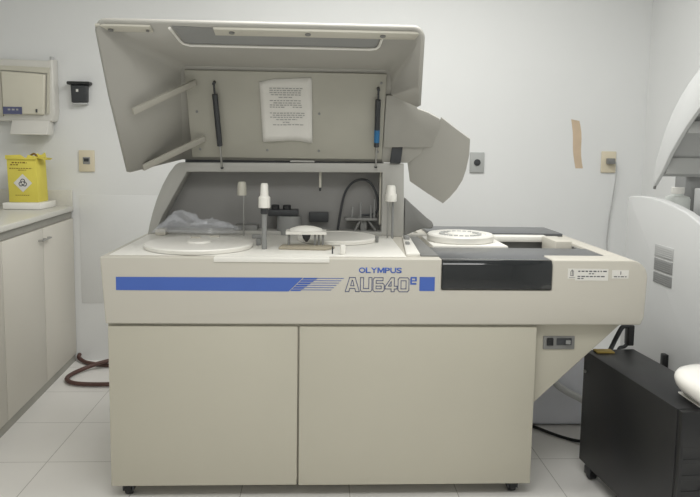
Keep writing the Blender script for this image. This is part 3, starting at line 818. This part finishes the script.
b = B(); tube(b, smooth_path([(1.240, 0.221, 0.46), (1.262, 0.26, 0.50), (1.298, 0.30, 0.535), (1.318, 0.30, 0.58), (1.336, 0.30, 0.612), (1.360, 0.30, 0.618), (1.372, 0.31, 0.60), (1.374, 0.31, 0.57)], 7), 0.010, 10)
obj('cord', b, M['dark'], Cq, smooth=True)
b = B(); tube(b, smooth_path([(1.374, 0.31, 0.545), (1.350, 0.30, 0.525), (1.325, 0.29, 0.522), (1.310, 0.27, 0.50), (1.30, 0.2245, 0.44)], 7), 0.008, 10)
obj('lower_cord', b, M['dark'], Cq, smooth=True)
obj('plug', box(B(), 1.360, 1.388, 0.29, 0.33, 0.530, 0.622), M['black'], Cq, bevel=0.005)
# white moulded basin on the unit
b = box(B(), 1.262, 1.375, -0.46, -0.31, 0.5405, 0.546)
tag(obj('paper_pad', b, M['paper'], bevel=0.001), 'thin white pad under the glossy white basin on the black unit', 'pad')
b = B()
nn = 56
prof = [(0.60, 0.5465), (0.76, 0.551), (0.89, 0.565), (0.97, 0.584), (1.0, 0.604), (0.985, 0.616), (0.94, 0.627), (0.84, 0.635), (0.60, 0.641), (0.25, 0.643)]
rings = []
for r_, z in prof:
    ring = []
    for i in range(nn):
        a = 2 * math.pi * i / nn
        c_, s_ = math.cos(a), math.sin(a)
        e_ = 2 / 2.7
        ring.append(b.verts.new((1.395 + 0.170 * r_ * math.copysign(abs(c_) ** e_, c_), -0.405 + 0.155 * r_ * math.copysign(abs(s_) ** e_, s_), z)))
    rings.append(ring)
for p, q in zip(rings, rings[1:]):
    for i in range(nn): b.faces.new((p[i], p[(i + 1) % nn], q[(i + 1) % nn], q[i]))
b.faces.new(rings[0][::-1]); b.faces.new(rings[-1])
tag(obj('plastic_basin', b, M['gloss'], smooth=True, angle=60), 'glossy white rounded plastic basin upturned on the front of the black unit', 'basin')

# ------------------------------------------------------------------ second analyzer at the right wall
G = thing('laboratory_instrument', 'big white laboratory instrument at the right wall with raised curved hood and side vents', 'analyzer', (1.85, 0.3, 0))
side = [(0.93, 0.003), (0.93, 1.140), (0.90, 1.150), (0.80, 1.157), (0.70, 1.157), (0.593, 1.151), (0.48, 1.137), (0.367, 1.116), (0.30, 1.096), (0.243, 1.076), (0.16, 1.035), (0.05, 0.97), (-0.10, 0.90), (-0.25, 0.86), (-0.27, 0.84), (-0.27, 0.003)]
obj('side_panel', prism(B(), side, 'X', 1.62, 1.665), M['gwhite'], G, bevel=0.008, seg=3)
obj('cabinet', box(B(), 1.666, 2.07, -0.262, 0.925, 0.003, 0.86), M['gwhite'], G, bevel=0.006)
obj('deck', box(B(), 1.666, 2.07, 0.10, 0.925, 0.861, 1.0), M['gwhite'], G, bevel=0.004)
obj('rear_housing', box(B(), 1.862, 2.07, 0.82, 0.922, 1.001, 1.262), M['vent'], G, bevel=0.006)
obj('top_bar', box(B(), 1.855, 1.925, 0.80, 0.84, 1.2625, 1.275), M['white_pl'], G, bevel=0.004)
obj('inner_block', box(B(), 1.90, 2.07, 0.66, 0.80, 1.001, 1.20), M['gwhite'], G, bevel=0.006)
for z0, z1, m in ((0.884, 0.940, 'vent_pale'), (0.818, 0.874, 'vent'), (0.757, 0.808, 'vent')):
    v_ = obj('vent', box(B(), 1.6165, 1.6215, 0.440, 0.608, z0, z1), M[m], G, bevel=0.001)
    b = B()
    for k in range(5):
        zz = z0 + .006 + k * .0095
        box(b, 1.6150, 1.6166, 0.446, 0.602, zz, zz + .003)
    obj('louvre', b, M[m], v_)
obj('side_socket', box(B(), 1.598, 1.6215, 0.425, 0.460, 0.372, 0.448), M['black'], G, bevel=0.004)
inner = [(0.669, 1.209), (0.634, 1.244), (0.591, 1.289), (0.520, 1.379), (0.458, 1.442), (0.397, 1.498), (0.346, 1.539), (0.303, 1.571),  (0.20, 1.665), (0.05, 1.725), (-0.12, 1.765)]
outerc = [(-0.12, 1.95), (0.10, 1.885), (0.22, 1.815), (0.320, 1.740), (0.400, 1.685), (0.470, 1.625), (0.530, 1.560), (0.578, 1.490), (0.620, 1.410), (0.655, 1.330), (0.672, 1.260)]
hood = obj('hood', prism(B(), inner + outerc, 'X', 1.62, 1.640), M['gwhite'], G, bevel=0.004)
def strip_yz(name, pts_, x0, x1, th, m, par):
    out_ = []
    n_ = len(pts_)
    for i in range(n_):
        p = Vector(pts_[i]); d = (Vector(pts_[min(i + 1, n_ - 1)]) - Vector(pts_[max(i - 1, 0)])).normalized()
        out_.append(p + Vector((-d.y, d.x)) * th)
    b = prism(B(), [tuple(p) for p in pts_] + [tuple(p) for p in reversed(out_)], 'X', x0, x1)
    return obj(name, b, m, par, bevel=0.002)
strip_yz('hood_shell', outerc, 1.6405, 2.07, 0.012, M['gwhite'], hood)
strip_yz('hood_lining', [(-0.12, 1.85), (0.10, 1.79), (0.22, 1.725), (0.320, 1.655), (0.44, 1.55), (0.53, 1.455), (0.60, 1.345), (0.640, 1.262)], 1.6405, 2.07, 0.010, M['vent_pale'], hood)
for (y, z, h, t) in ((0.30, 1.600, 0.05, 0.05), (0.44, 1.462, 0.055, 0.04), (0.60, 1.275, 0.078, 0.04)):
    obj('hood_rib', box(B(), 1.6405, 2.065, y - t / 2, y + t / 2, z, z + h), M['hoodrib'], hood, bevel=0.004)
b = B(); tube(b, [(1.630, 0.668, 1.222), (1.630, 0.674, 1.200)], 0.007, 10); obj('bumper', b, M['midgrey'], hood, smooth=True)
Bq = thing('plastic_bottle', 'milky bottle with a white screw cap inside the white instrument', 'bottle', (1.772, 0.72, 1.0))
b = B(); lathe(b, [(.054, 1.002), (.059, 1.008), (.059, 1.148), (.054, 1.160), (.030, 1.167), (.027, 1.176)], 1.772, 0.72, 32); obj('bottle_body', b, M['bottle'], Bq, smooth=True)
b = B(); lathe(b, [(.030, 1.1755), (.031, 1.178), (.031, 1.203), (.027, 1.207)], 1.772, 0.72, 28); obj('screw_cap', b, M['gloss'], Bq, smooth=True)

# ------------------------------------------------------------------ camera
def add_camera():
    F, PPX, PPY = 680.0, 350.0, 218.0
    pitch, yaw, roll = math.atan(70 / 680), math.atan(32 / 680), 0.015
    f0 = Vector((math.sin(yaw) * math.cos(pitch), math.cos(yaw) * math.cos(pitch), -math.sin(pitch)))
    r0 = Vector((math.cos(yaw), -math.sin(yaw), 0))
    u0 = r0.cross(f0)
    R = r0 * math.cos(roll) + u0 * math.sin(roll)
    U = -r0 * math.sin(roll) + u0 * math.cos(roll)
    cd = bpy.data.cameras.new('camera')
    cd.sensor_width = 36
    cd.sensor_fit = 'HORIZONTAL'
    cd.lens = F / 700 * 36
    cd.shift_x = 0
    cd.shift_y = (PPY - 248.5) / 700
    cd.clip_start = 0.02
    o = bpy.data.objects.new('camera', cd)
    col.objects.link(o)
    m = Matrix((R, U, -f0)).transposed().to_4x4()
    m.translation = Vector((0, -2.556, 1.375))
    o.matrix_world = m
    scene.camera = o
add_camera()

# ------------------------------------------------------------------ light
def area(name, loc, sx, sy, power, colr=(1, 1, 1), rot=(0, 0, 0)):
    l = bpy.data.lights.new(name, 'AREA'); l.shape = 'RECTANGLE'; l.size = sx; l.size_y = sy; l.energy = power; l.color = colr
    o = bpy.data.objects.new(name, l); col.objects.link(o); o.location = loc; o.rotation_euler = rot
    return o
area('ceiling_lamp', (0.35, 0.25, ZC - .02), 1.8, 0.9, 40, (1.0, 0.995, 0.97))
area('ceiling_lamp_rear', (0.1, -1.6, ZC - .02), 1.8, 0.9, 32, (1.0, 0.995, 0.97))
w = bpy.data.worlds.new('world'); scene.world = w; w.use_nodes = True
w.node_tree.nodes['Background'].inputs[0].default_value = (0.9, 0.95, 1, 1)
w.node_tree.nodes['Background'].inputs[1].default_value = 0.3
vs = scene.view_settings
vs.view_transform = 'Standard'; vs.look = 'None'; vs.gamma = 1; vs.exposure = 0.06
vs.use_curve_mapping = False
